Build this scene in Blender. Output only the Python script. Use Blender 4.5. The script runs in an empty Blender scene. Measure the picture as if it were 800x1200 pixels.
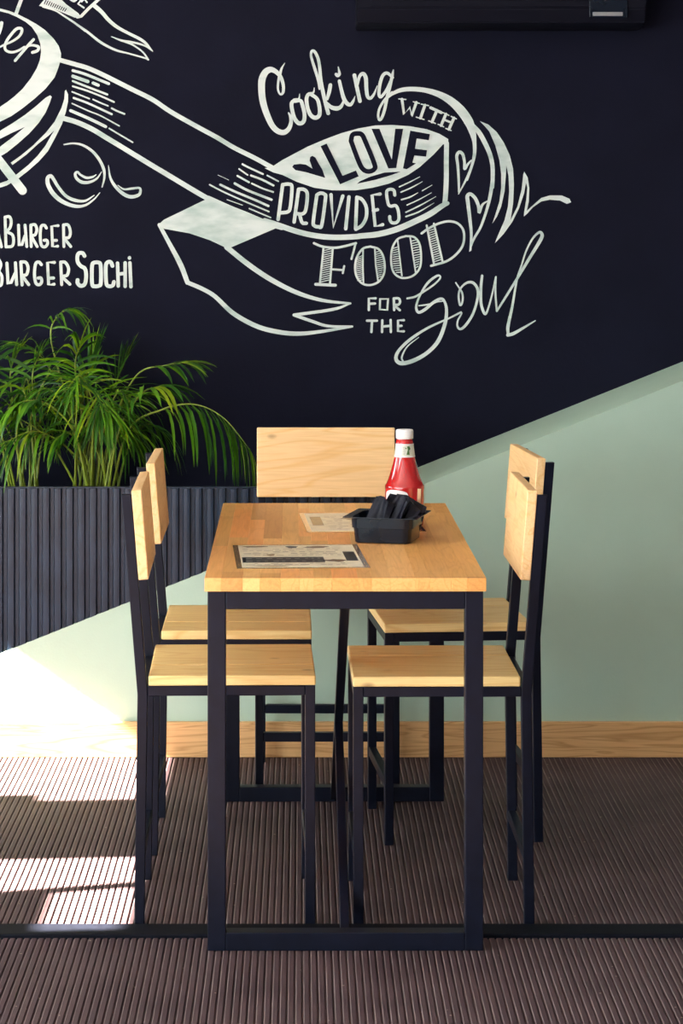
import bpy, bmesh, math, random
from mathutils import Vector, Matrix, noise, geometry
random.seed(7)
R = math.radians
scn = bpy.context.scene
C = scn.collection

# ------------------------------------------------------------------ camera, sky, sun, exposure
F, VX, VY, CAMZ = 2800.0, 352.0, 262.0, 1.52       # focal length in px, vanishing point, eye height
cam_d = bpy.data.cameras.new('camera'); cam = bpy.data.objects.new('camera', cam_d); C.objects.link(cam)
cam.location = (0, 0, CAMZ); cam.rotation_euler = (R(90), 0, 0)
cam_d.sensor_fit = 'VERTICAL'; cam_d.sensor_height = 36; cam_d.sensor_width = 24
cam_d.lens = 36*F/1200; cam_d.shift_x = (400-VX)/1200; cam_d.shift_y = -(600-VY)/1200
cam_d.clip_start = 0.05
scn.camera = cam
w = bpy.data.worlds.new('sky'); scn.world = w; w.use_nodes = True
w.node_tree.nodes['Background'].inputs[0].default_value = (0.86, 0.94, 1.0, 1)
w.node_tree.nodes['Background'].inputs[1].default_value = 5.0
SLOPE, SUNY = 0.69, 0.07
sun_d = bpy.data.lights.new('sun', 'SUN'); sun = bpy.data.objects.new('sun', sun_d); C.objects.link(sun)
sun_d.energy = 135; sun_d.angle = R(0.5); sun_d.color = (1.0, 0.88, 0.78)
sun.location = (-6, 5, 5)
sun.rotation_euler = Vector((1, SUNY, -SLOPE)).to_track_quat('-Z', 'Y').to_euler()
vs = scn.view_settings
vs.view_transform = 'Standard'; vs.look = 'None'; vs.gamma = 1; vs.exposure = 1.1; vs.use_curve_mapping = False
scn.cycles.use_denoising = True
scn.cycles.max_bounces = 10; scn.cycles.diffuse_bounces = 6
scn.cycles.sample_clamp_indirect = 6

def at(px, py, Y):
    return Vector(((px-VX)*Y/F, Y, CAMZ-(py-VY)*Y/F))

# ------------------------------------------------------------------ materials
def new_mat(name):
    m = bpy.data.materials.new(name); m.use_nodes = True
    nt = m.node_tree; b = nt.nodes['Principled BSDF']
    return m, nt, b
def N(nt, t, **kw):
    n = nt.nodes.new(t)
    for k, v in kw.items(): setattr(n, k, v)
    return n
def ramp(nt, stops):
    r = N(nt, 'ShaderNodeValToRGB'); e = r.color_ramp.elements
    e[0].position, e[0].color = stops[0][0], (*stops[0][1], 1)
    e[1].position, e[1].color = stops[-1][0], (*stops[-1][1], 1)
    for p, c in stops[1:-1]:
        x = e.new(p); x.color = (*c, 1)
    return r
def mix(nt, fac, a, b, mode='MIX'):
    n = N(nt, 'ShaderNodeMix', data_type='RGBA', blend_type=mode)
    for sock, v in ((n.inputs[0], fac), (n.inputs[6], a), (n.inputs[7], b)):
        if isinstance(v, (int, float)): sock.default_value = v
        elif isinstance(v, tuple): sock.default_value = (*v, 1)
        else: nt.links.new(v, sock)
    return n.outputs[2]
def plain(name, col, rough=0.5, metal=0.0, var=0.12, scale=12, bump=0.0, bscale=60, coat=0.0, spec=0.5):
    m, nt, b = new_mat(name)
    b.inputs['Specular IOR Level'].default_value = spec
    tc = N(nt, 'ShaderNodeTexCoord'); no = N(nt, 'ShaderNodeTexNoise')
    no.inputs['Scale'].default_value = scale; no.inputs['Detail'].default_value = 5
    nt.links.new(tc.outputs['Object'], no.inputs['Vector'])
    lo = tuple(c*(1-var) for c in col); hi = tuple(min(1, c*(1+var)) for c in col)
    r = ramp(nt, [(0.3, lo), (0.7, hi)]); nt.links.new(no.outputs['Fac'], r.inputs[0])
    nt.links.new(r.outputs[0], b.inputs['Base Color'])
    b.inputs['Roughness'].default_value = rough; b.inputs['Metallic'].default_value = metal
    b.inputs['Coat Weight'].default_value = coat; b.inputs['Coat Roughness'].default_value = 0.06
    if bump:
        n2 = N(nt, 'ShaderNodeTexNoise'); n2.inputs['Scale'].default_value = bscale; n2.inputs['Detail'].default_value = 4
        nt.links.new(tc.outputs['Object'], n2.inputs['Vector'])
        bp = N(nt, 'ShaderNodeBump'); bp.inputs['Strength'].default_value = bump; bp.inputs['Distance'].default_value = 0.004
        nt.links.new(n2.outputs['Fac'], bp.inputs['Height']); nt.links.new(bp.outputs[0], b.inputs['Normal'])
    return m
def wood(name, light, dark, knot, axis='X', rough=0.45, ring=11, var=0.0, knots=True, tints=None, coat=0.0):
    """pine-like: long soft bands along one axis, fine fibres, a few knots; each object gets its own cut"""
    m, nt, b = new_mat(name); L = nt.links.new
    tc = N(nt, 'ShaderNodeTexCoord'); oi = N(nt, 'ShaderNodeObjectInfo')
    off = N(nt, 'ShaderNodeVectorMath', operation='MULTIPLY_ADD')
    cmb = N(nt, 'ShaderNodeCombineXYZ')
    for i in range(3): L(oi.outputs['Random'], cmb.inputs[i])
    off.inputs[1].default_value = (37.0, 23.0, 51.0)
    L(cmb.outputs[0], off.inputs[0]); L(tc.outputs['Object'], off.inputs[2])
    a = 'XYZ'.index(axis)
    def stretched(along, across):
        mp = N(nt, 'ShaderNodeMapping'); s = [across]*3; s[a] = along
        mp.inputs['Scale'].default_value = s; L(off.outputs[0], mp.inputs['Vector']); return mp.outputs[0]
    n1 = N(nt, 'ShaderNodeTexNoise'); n1.inputs['Scale'].default_value = 1; n1.inputs['Detail'].default_value = 2
    n1.inputs['Distortion'].default_value = 0.6; L(stretched(1.6, ring), n1.inputs['Vector'])
    mul = N(nt, 'ShaderNodeMath', operation='MULTIPLY'); mul.inputs[1].default_value = 9; L(n1.outputs['Fac'], mul.inputs[0])
    fr = N(nt, 'ShaderNodeMath', operation='PINGPONG'); fr.inputs[1].default_value = 0.5; L(mul.outputs[0], fr.inputs[0])
    r1 = ramp(nt, [(0.0, light), (0.55, light), (1.0, dark)])
    m2 = N(nt, 'ShaderNodeMath', operation='MULTIPLY'); m2.inputs[1].default_value = 2; L(fr.outputs[0], m2.inputs[0]); L(m2.outputs[0], r1.inputs[0])
    n2 = N(nt, 'ShaderNodeTexNoise'); n2.inputs['Scale'].default_value = 1; n2.inputs['Detail'].default_value = 3
    L(stretched(9, 260), n2.inputs['Vector'])
    r2 = ramp(nt, [(0.3, (0.92, 0.89, 0.85)), (0.65, (1.03, 1.03, 1.03))]); L(n2.outputs['Fac'], r2.inputs[0])
    col = mix(nt, 1.0, r1.outputs[0], r2.outputs[0], 'MULTIPLY')
    if knots:
        v = N(nt, 'ShaderNodeTexVoronoi'); v.inputs['Scale'].default_value = 1; L(stretched(5.0, 9), v.inputs['Vector'])
        r3 = ramp(nt, [(0.03, (0.8, 0.8, 0.8)), (0.10, (0, 0, 0))]); L(v.outputs['Distance'], r3.inputs[0])
        col = mix(nt, r3.outputs[0], col, knot)
    if tints:
        n4 = N(nt, 'ShaderNodeTexWhiteNoise', noise_dimensions='2D')
        sep = N(nt, 'ShaderNodeSeparateXYZ'); L(off.outputs[0], sep.inputs[0])
        mm = N(nt, 'ShaderNodeMath', operation='MULTIPLY'); mm.inputs[1].default_value = 1.8; L(sep.outputs[a], mm.inputs[0])
        fl = N(nt, 'ShaderNodeMath', operation='FLOOR'); L(mm.outputs[0], fl.inputs[0])
        c2 = N(nt, 'ShaderNodeCombineXYZ'); L(fl.outputs[0], c2.inputs[0]); L(oi.outputs['Random'], c2.inputs[1])
        L(c2.outputs[0], n4.inputs['Vector'])
        r4 = ramp(nt, tints); L(n4.outputs['Value'], r4.inputs[0])
        col = mix(nt, 1.0, col, r4.outputs[0], 'MULTIPLY')
    L(col, b.inputs['Base Color'])
    b.inputs['Roughness'].default_value = rough; b.inputs['Coat Weight'].default_value = coat; b.inputs['Coat Roughness'].default_value = 0.25
    bp = N(nt, 'ShaderNodeBump'); bp.inputs['Strength'].default_value = 0.15; bp.inputs['Distance'].default_value = 0.001
    L(n2.outputs['Fac'], bp.inputs['Height']); L(bp.outputs[0], b.inputs['Normal'])
    return m

PINE_L, PINE_D, KNOT = (0.92, 0.675, 0.275), (0.82, 0.54, 0.185), (0.26, 0.11, 0.035)
M = {}
M['seat'] = wood('pine_seat', PINE_L, PINE_D, KNOT, 'X', 0.42)
M['back'] = wood('pine_backrest', (0.90, 0.60, 0.285), (0.84, 0.51, 0.20), KNOT, 'Y', 0.42)
M['base'] = wood('pine_baseboard', (0.72, 0.43, 0.18), (0.54, 0.29, 0.10), KNOT, 'X', 0.5, ring=20)
M['stave'] = wood('butcher_block', (0.84, 0.465, 0.145), (0.76, 0.40, 0.11), KNOT, 'Y', 0.38, ring=16, knots=False,
                  tints=[(0.0, (0.64, 0.48, 0.34)), (0.12, (0.88, 0.79, 0.66)), (0.3, (1.02, 1.02, 1.02)), (0.5, (0.90, 0.82, 0.70)), (0.7, (1.1, 1.15, 1.22)), (1.0, (1.1, 0.82, 0.68))], coat=0.25)
M['metal'] = plain('black_painted_steel', (0.0036, 0.0054, 0.0135), 0.4, 0.0, 0.2, 30, spec=0.2)
M['strip'] = plain('dark_floor_metal', (0.0045, 0.0055, 0.0095), 0.6, 0.0, 0.25, 40, spec=0.06)
M['worn'] = plain('worn_rib_edge', (0.155, 0.120, 0.112), 0.6, 0, 0.35, 9, spec=0.15)  # pale highlight along the ribs, put into the colour
M['black'] = plain('black_chalk_wall', (0.0055, 0.0062, 0.0150), 0.8, 0, 0.15, 6, 0.1, 120, spec=0.1)
M['green'] = plain('sage_green_plaster', (0.415, 0.565, 0.44), 0.62, 0, 0.04, 4, 0.1, 150)
M['batten'] = plain('dark_blue_grey_sheet', (0.011, 0.022, 0.040), 0.30, 0.0, 0.3, 14, spec=0.4)
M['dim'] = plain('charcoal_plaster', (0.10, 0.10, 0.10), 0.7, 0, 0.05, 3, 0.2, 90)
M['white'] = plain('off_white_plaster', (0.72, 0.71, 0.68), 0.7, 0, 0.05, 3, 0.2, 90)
M['soil'] = plain('dark_soil', (0.012, 0.010, 0.009), 0.95, 0, 0.5, 60, 0.6, 90)
M['plastic'] = plain('black_plastic', (0.003, 0.007, 0.015), 0.22, 0, 0.1, 20, spec=0.3)
M['ac'] = plain('black_unit_plastic', (0.0035, 0.004, 0.009), 0.6, 0, 0.1, 10, spec=0.1)
M['paper_black'] = plain('black_paper', (0.004, 0.005, 0.012), 0.5, 0, 0.3, 40, 0.3, 90, spec=0.25)
M['silver'] = plain('silver_badge', (0.35, 0.36, 0.36), 0.35, 0.6, 0.1, 30)
M['ketchup'] = plain('red_ketchup_glass', (0.50, 0.010, 0.010), 0.5, 0, 0.08, 30, coat=1.0, spec=0.0)
cb = M['ketchup'].node_tree.nodes['Principled BSDF']; cb.inputs['Coat IOR'].default_value = 1.8; cb.inputs['Coat Roughness'].default_value = 0.03
M['cap'] = plain('white_cap', (0.82, 0.83, 0.80), 0.35, 0, 0.03, 20)
M['label'] = plain('pale_label', (0.70, 0.72, 0.60), 0.4, 0, 0.05, 60)
M['leafmark'] = plain('label_green_print', (0.06, 0.16, 0.03), 0.4, 0, 0.2, 60)
M['stick'] = plain('bare_wood_stick', (0.75, 0.48, 0.28), 0.6, 0, 0.1, 60)
M['menu'] = plain('aged_menu_paper', (0.86, 0.78, 0.55), 0.35, 0, 0.15, 26, coat=0.2)
M['ink'] = plain('dark_menu_ink', (0.018, 0.020, 0.022), 0.35, 0, 0.3, 50, coat=0.5)
M['ink2'] = plain('brown_menu_ink', (0.16, 0.085, 0.035), 0.35, 0, 0.4, 60, coat=0.5)
M['ink3'] = plain('gold_menu_ink', (0.36, 0.24, 0.08), 0.35, 0, 0.3, 60, coat=0.5)
M['film'] = plain('laminate_edge', (0.42, 0.27, 0.11), 0.12, 0, 0.25, 20, coat=0.8)
M['tan'] = plain('tan_lining', (0.34, 0.33, 0.27), 0.5, 0, 0.1, 20)

def paint_mat():
    m, nt, b = new_mat('white_mural_paint'); L = nt.links.new
    tc = N(nt, 'ShaderNodeTexCoord'); mp = N(nt, 'ShaderNodeMapping')
    mp.inputs['Scale'].default_value = (9, 9, 26); mp.inputs['Rotation'].default_value = (0, 0.6, 0)
    L(tc.outputs['Object'], mp.inputs['Vector'])
    no = N(nt, 'ShaderNodeTexNoise'); no.inputs['Scale'].default_value = 1; no.inputs['Detail'].default_value = 6
    L(mp.outputs[0], no.inputs['Vector'])
    r = ramp(nt, [(0.28, (0.38, 0.49, 0.43)), (0.5, (0.60, 0.67, 0.61)), (0.75, (0.66, 0.72, 0.66))]); L(no.outputs['Fac'], r.inputs[0])
    L(r.outputs[0], b.inputs['Base Color']); b.inputs['Roughness'].default_value = 0.6
    return m
M['paint'] = paint_mat()

def floor_mat():
    m, nt, b = new_mat('brown_ribbed_mat'); L = nt.links.new
    tc = N(nt, 'ShaderNodeTexCoord')
    no = N(nt, 'ShaderNodeTexNoise'); no.inputs['Scale'].default_value = 5; no.inputs['Detail'].default_value = 7; L(tc.outputs['Object'], no.inputs['Vector'])
    r = ramp(nt, [(0.3, (0.050, 0.032, 0.036)), (0.7, (0.084, 0.055, 0.058))]); L(no.outputs['Fac'], r.inputs[0])
    v = N(nt, 'ShaderNodeTexVoronoi'); v.inputs['Scale'].default_value = 16; L(tc.outputs['Object'], v.inputs['Vector'])
    r2 = ramp(nt, [(0.035, (1, 1, 1)), (0.05, (0, 0, 0))]); L(v.outputs['Distance'], r2.inputs[0])
    col = mix(nt, r2.outputs[0], r.outputs[0], (0.33, 0.27, 0.21))
    L(col, b.inputs['Base Color']); b.inputs['Roughness'].default_value = 0.6; b.inputs['Specular IOR Level'].default_value = 0.12
    n3 = N(nt, 'ShaderNodeTexNoise'); n3.inputs['Scale'].default_value = 260; L(tc.outputs['Object'], n3.inputs['Vector'])
    bp = N(nt, 'ShaderNodeBump'); bp.inputs['Strength'].default_value = 0.25; bp.inputs['Distance'].default_value = 0.001
    L(n3.outputs['Fac'], bp.inputs['Height']); L(bp.outputs[0], b.inputs['Normal'])
    return m
M['floor'] = floor_mat()

def leaf_mat():
    m, nt, b = new_mat('palm_leaf'); L = nt.links.new
    oi = N(nt, 'ShaderNodeObjectInfo')
    r = ramp(nt, [(0.0, (0.012, 0.065, 0.006)), (0.45, (0.040, 0.17, 0.010)), (0.8, (0.12, 0.32, 0.010)), (1.0, (0.32, 0.46, 0.012))]); L(oi.outputs['Random'], r.inputs[0])
    tc = N(nt, 'ShaderNodeTexCoord'); no = N(nt, 'ShaderNodeTexNoise'); no.inputs['Scale'].default_value = 25
    L(tc.outputs['Object'], no.inputs['Vector'])
    r2 = ramp(nt, [(0.3, (0.7, 0.75, 0.7)), (0.7, (1.15, 1.1, 1.0))]); L(no.outputs['Fac'], r2.inputs[0])
    col = mix(nt, 1, r.outputs[0], r2.outputs[0], 'MULTIPLY')
    L(col, b.inputs['Base Color']); b.inputs['Roughness'].default_value = 0.35
    tr = N(nt, 'ShaderNodeBsdfTranslucent'); c2 = mix(nt, 1, col, (1.3, 1.35, 0.6), 'MULTIPLY'); L(c2, tr.inputs['Color'])
    mx = N(nt, 'ShaderNodeMixShader'); mx.inputs[0].default_value = 0.35
    out = nt.nodes['Material Output']
    L(b.outputs[0], mx.inputs[1]); L(tr.outputs[0], mx.inputs[2]); L(mx.outputs[0], out.inputs['Surface'])
    return m
M['leaf'] = leaf_mat()
M['stem'] = plain('palm_stem', (0.20, 0.27, 0.018), 0.4, 0, 0.3, 30)

# ------------------------------------------------------------------ mesh helpers
def link(name, me, m, parent=None):
    o = bpy.data.objects.new(name, me); C.objects.link(o)
    if m is not None and not me.materials: me.materials.append(m)
    if parent is not None: o.parent = parent
    return o
def tag(o, label=None, cat=None, group=None, kind=None):
    if label: o['label'] = label
    if cat: o['category'] = cat
    if group: o['group'] = group
    if kind: o['kind'] = kind
    return o
def empty(name, loc, rz=0):
    o = bpy.data.objects.new(name, None); C.objects.link(o); o.location = loc; o.rotation_euler = (0, 0, rz)
    o.empty_display_size = 0.1; return o
def bm_mesh(name, bm, smooth=False):
    bmesh.ops.recalc_face_normals(bm, faces=bm.faces)
    me = bpy.data.meshes.new(name); bm.to_mesh(me); bm.free()
    if smooth:
        for p in me.polygons: p.use_smooth = True
    return me
def box_bm(bm, x0, x1, y0, y1, z0, z1, bev=0.0, seg=2):
    b2 = bmesh.new()
    bmesh.ops.create_cube(b2, size=1)
    for v in b2.verts:
        v.co = Vector((x0+(v.co.x+.5)*(x1-x0), y0+(v.co.y+.5)*(y1-y0), z0+(v.co.z+.5)*(z1-z0)))
    if bev: bmesh.ops.bevel(b2, geom=b2.edges[:], offset=bev, segments=seg, affect='EDGES', profile=0.5)
    me = bpy.data.meshes.new('t'); b2.to_mesh(me); b2.free(); bm.from_mesh(me); bpy.data.meshes.remove(me)
def box(name, x0, x1, y0, y1, z0, z1, m, parent=None, bev=0.0, seg=2):
    bm = bmesh.new(); box_bm(bm, x0, x1, y0, y1, z0, z1, bev, seg)
    return link(name, bm_mesh(name, bm), m, parent)
def bar(name, pts, wx, wy, m, parent=None, bev=0.0015, up='z'):
    """square tube through points; section axes world-x/world-y when it runs upward, else side/up"""
    bm = bmesh.new(); rings = []
    for i, p in enumerate(pts):
        p = Vector(p)
        if up == 'z': ax, ay = Vector((1, 0, 0)), Vector((0, 1, 0))
        else: ax, ay = Vector((1, 0, 0)), Vector((0, 0, 1))
        c = []
        b_ = bev
        for sx, sy in ((-1, -1), (1, -1), (1, 1), (-1, 1)):
            k = ((wx/2-b_)*sx, wy/2*sy), (wx/2*sx, (wy/2-b_)*sy)
            if sx*sy > 0: k = k[::-1]
            for a, e in k: c.append(p+ax*a+ay*e)
        rings.append([bm.verts.new(v) for v in c])
    n = len(rings[0])
    for r0, r1 in zip(rings, rings[1:]):
        for i in range(n): bm.faces.new((r0[i], r0[(i+1) % n], r1[(i+1) % n], r1[i]))
    bm.faces.new(rings[0][::-1]); bm.faces.new(rings[-1])
    return link(name, bm_mesh(name, bm), m, parent)
def tube_bm(bm, pts, rads, n=6):
    rings = []
    for i, p in enumerate(pts):
        t = (pts[min(i+1, len(pts)-1)]-pts[max(i-1, 0)]).normalized()
        a = t.orthogonal().normalized() if i == 0 else (rings_a - t*rings_a.dot(t)).normalized()
        rings_a = a; b = t.cross(a)
        rings.append([bm.verts.new(p+(a*math.cos(2*math.pi*k/n)+b*math.sin(2*math.pi*k/n))*rads[i]) for k in range(n)])
    for r0, r1 in zip(rings, rings[1:]):
        for k in range(n): bm.faces.new((r0[k], r0[(k+1) % n], r1[(k+1) % n], r1[k]))
    bm.faces.new(rings[0][::-1]); bm.faces.new(rings[-1])
def lathe(name, prof, m, parent=None, n=48, fac=None, close=True):
    bm = bmesh.new(); rings = []
    for j, (r, z) in enumerate(prof):
        rings.append([bm.verts.new((r*math.cos(2*math.pi*k/n), r*math.sin(2*math.pi*k/n), z)) for k in range(n)])
    for r0, r1 in zip(rings, rings[1:]):
        for k in range(n): bm.faces.new((r0[k], r0[(k+1) % n], r1[(k+1) % n], r1[k]))
    if close: bm.faces.new(rings[0][::-1]); bm.faces.new(rings[-1])
    o = link(name, bm_mesh(name, bm, True), m, parent); o.data.set_sharp_from_angle(angle=R(50)); return o
def copy_tree(o, parent=None):
    c = o.copy(); C.objects.link(c); c.parent = parent
    for ch in list(o.children): copy_tree(ch, c)
    return c

# ------------------------------------------------------------------ the room
WF, WB, XL, XR, YB, ZC = 6.82, 7.27, -3.6, 3.3, -1.6, 3.3     # plinth face, mural wall, side walls, wall behind, ceiling
# ribbed floor: one mat, ribs run towards the wall
bm = bmesh.new(); per = 0.0152; prof = []
x = XL
while x < XR:
    prof += [(x, -0.0034), (x+0.0026, -0.0034), (x+0.0034, -0.0013), (x+0.0050, 0.0), (x+0.0138, 0.0), (x+0.0148, -0.0008)]
    x += per
ys = (YB, 1.5, 4.0, 5.0, 6.0, WB)
cols = [[bm.verts.new((px, y, pz)) for px, pz in prof] for y in ys]
for c0, c1 in zip(cols, cols[1:]):
    for i in range(len(prof)-1): bm.faces.new((c0[i], c0[i+1], c1[i+1], c1[i]))
fl = link('floor', bm_mesh('floor', bm), M['floor'])
for p in fl.data.polygons:
    if p.normal.z < 0: fl.data.flip_normals(); break
fl.data.materials.append(M['worn'])                # painted highlight: the left arris of every rib is coloured paler
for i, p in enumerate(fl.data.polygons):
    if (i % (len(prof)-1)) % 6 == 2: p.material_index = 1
tag(fl, 'brown ribbed mat floor with grooves running to the wall', 'floor', kind='structure')
st = box('trim_1', XL+0.02, XR-0.02, 5.083, 5.163, -0.004, 0.008, M['strip'], bev=0.003)
tag(st, 'flat dark metal strip crossing the ribbed floor', 'floor trim', kind='structure')

wall = box('wall_back', XL, XR, WB, WB+0.15, -0.01, ZC, M['black'])
tag(wall, 'black wall painted with white hand lettering and banners', 'wall', kind='structure')
tag(box('ceiling', XL, XR, YB, WB+0.15, ZC, ZC+0.1, M['white']), 'white ceiling above the table', 'ceiling', kind='structure')
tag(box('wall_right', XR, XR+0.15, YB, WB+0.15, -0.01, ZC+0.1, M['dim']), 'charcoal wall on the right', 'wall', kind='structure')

# left wall and wall behind the viewer, with window openings (sun and daylight come through here)
ZL, ZS, T, ZT = 0.090+SLOPE*(-0.512-XL), 0.25, 0.2, 2.75
SH = SUNY*3.0                                   # the sun drifts this far along the wall on its way in
opens = [(6.296-SH, 7.2, ZL), (5.10-SH, 5.736-SH, ZL), (1.30, 4.0, ZT), (-1.45, 1.26, ZT)]
bm = bmesh.new()
box_bm(bm, XL, XL+T, YB, WB, -0.01, ZS)
edges = [WB] + [v for o in opens for v in (o[1], o[0])] + [YB]
for i in range(0, len(edges), 2): box_bm(bm, XL, XL+T, edges[i+1], edges[i], ZS, ZC)
for a, b, t in opens: box_bm(bm, XL, XL+T, a, b, t, ZC)
tag(link('wall_left', bm_mesh('wall_left', bm), M['white']), 'pale window wall on the left', 'wall', kind='structure')
RW = (-3.3, -1.75)                              # opening in the wall behind the viewer
bm = bmesh.new()
box_bm(bm, XL, RW[0], YB-0.15, YB, -0.01, ZC); box_bm(bm, RW[1], XR, YB-0.15, YB, -0.01, ZC)
box_bm(bm, RW[0], RW[1], YB-0.15, YB, -0.01, ZS); box_bm(bm, RW[0], RW[1], YB-0.15, YB, ZT, ZC)
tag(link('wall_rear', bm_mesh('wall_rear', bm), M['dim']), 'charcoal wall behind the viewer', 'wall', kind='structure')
WD = [(a, b, t) for a, b, t in opens]+[(*RW, ZT)]
for i, (a, b, t) in enumerate(WD):
    h = (b-a)/2; H = t-ZS; mid = (a+b)/2
    e = empty('window_%d' % (i+1), (XL+0.1, mid, ZS) if i < 4 else (mid, YB-0.07, ZS), 0 if i < 4 else R(90))
    tag(e, 'tall window %s' % ['next to the mural wall', 'between two pillars', 'wide, beside the room', 'in the left wall near the viewer', 'behind the viewer'][i], 'window', kind='structure')
    fr = bmesh.new(); fw = 0.012
    box_bm(fr, -.03, .03, -h, -h+fw, 0, H); box_bm(fr, -.03, .03, h-fw, h, 0, H); box_bm(fr, -.03, .03, -h, h, 0, fw); box_bm(fr, -.03, .03, -h, h, H-fw, H)
    link('window_frame', bm_mesh('window_frame', fr), M['metal'], e)
    if i == 0: box('window_panel', -.1, -.07, -h, -h+0.071, 0, 1.99-ZS, M['metal'], e)  # added out of view to trim the edge of the sun patch
    if i == 1:
        box('window_panel', -.1, -.07, -h, -h+0.32, 0, 2.08-ZS, M['metal'], e)  # added opaque sheet, unseen, blocks sun from one corner of the patch
        bar('sash_bar', [(-.085, 5.42-SH-mid, 2.0-ZS), (-.085, 5.485-SH-mid, ZL-ZS)], 0.03, 0.05, M['metal'], e)  # added slanted bar, unseen, casts the thin oblique shadow on the floor
    if i > 1:
        for k in (1, 2): box('mullion', -.03, .03, -h+2*h*k/3-.012, -h+2*h*k/3+.012, fw, H-fw, M['metal'], e)

# green plinth wall with the sloping top, planter front above it on the left
def dz(px): return CAMZ-(766-0.4*px-VY)*WF/F
def dx(px): return (px-VX)*WF/F
PT = CAMZ-(573.5-VY)*WF/F                       # planter rim height
pxA = (766-573.5)/0.4                            # where the slope meets the rim
pts2 = [(XL+T, 0), (XR, 0), (XR, dz(VX+XR*F/WF)), (dx(pxA), PT), (dx(-280), dz(-280)), (XL+T, dz(-280))]
bm = bmesh.new()
fv = [bm.verts.new((a, WF, z)) for a, z in pts2]; bv = [bm.verts.new((a, WB, z)) for a, z in pts2]
bm.faces.new(fv); bm.faces.new(bv[::-1])
for i in range(len(pts2)): j = (i+1) % len(pts2); bm.faces.new((fv[i], bv[i], bv[j], fv[j]))
g = link('wall_plinth', bm_mesh('wall_plinth', bm), M['green'])
tag(g, 'pale sage green half wall with a slanting top edge', 'half wall', kind='structure')
bb = box('baseboard_back', XL+T, XR, WF-0.018, WF, 0.0, 0.1, M['base'], bev=0.002)
tag(bb, 'knotty pine skirting board along the green half wall', 'baseboard', kind='structure')

pl = empty('planter', (-1.2, WF, dz(-280)))
tag(pl, 'dark ribbed metal planter built onto the green half wall', 'planter')
pl.location = (0, 0.0135, 0)
zb = lambda X: max(dz(VX+X*F/WF), dz(-280))
# backing sheet (cut along the slope) with ribs standing proud
x0p = dx(-280); x1p = dx(pxA)
bm = bmesh.new(); ring = [(x0p, zb(x0p)), (x1p, PT-0.001), (x1p, PT), (x0p, PT)]
f_ = [bm.verts.new((a, WF-0.001, z)) for a, z in ring]; b_ = [bm.verts.new((a, WF+0.012, z)) for a, z in ring]
bm.faces.new(f_); bm.faces.new(b_[::-1])
for i in range(4): j = (i+1) % 4; bm.faces.new((f_[i], b_[i], b_[j], f_[j]))
link('back_sheet', bm_mesh('back_sheet', bm), M['batten'], pl)
perb = 13.75*WF/F; xb = dx(7.5)-20*perb
while xb < x1p-0.01:
    if xb >= x0p:
        wv = perb*0.72; a0, a1 = xb, min(xb+wv, x1p-0.004)
        bm = bmesh.new(); sec = [(a0, WF-0.001), (a0+0.0035, WF-0.012), (a0+wv*0.55, WF-0.0125), (a1-0.0035, WF-0.012), (a1, WF-0.001)]
        lo = [bm.verts.new((a, y, zb(a))) for a, y in sec]; hi = [bm.verts.new((a, y, PT+0.002)) for a, y in sec]
        for i in range(4): bm.faces.new((lo[i], lo[i+1], hi[i+1], hi[i]))
        bm.faces.new(lo); bm.faces.new(hi[::-1])
        link('rib', bm_mesh('rib', bm), M['batten'], pl)
    xb += perb
box('rim', x0p, x1p, WF-0.001, WF+0.012, PT, PT+0.006, M['batten'], pl, 0.001)
sb = bmesh.new()
ring = [(x0p, zb(x0p)), (x1p-0.02, zb(x1p-0.02)), (x1p-0.06, PT-0.06), (x0p, PT-0.06)]
f_ = [sb.verts.new((a, WF+0.012, z+0.001)) for a, z in ring]; b_ = [sb.verts.new((a, WB-0.016, z+0.001)) for a, z in ring]
sb.faces.new(f_); sb.faces.new(b_[::-1])
for i in range(4): j = (i+1) % 4; sb.faces.new((f_[i], b_[i], b_[j], f_[j]))
link('soil', bm_mesh('soil', sb), M['soil'], pl)

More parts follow.
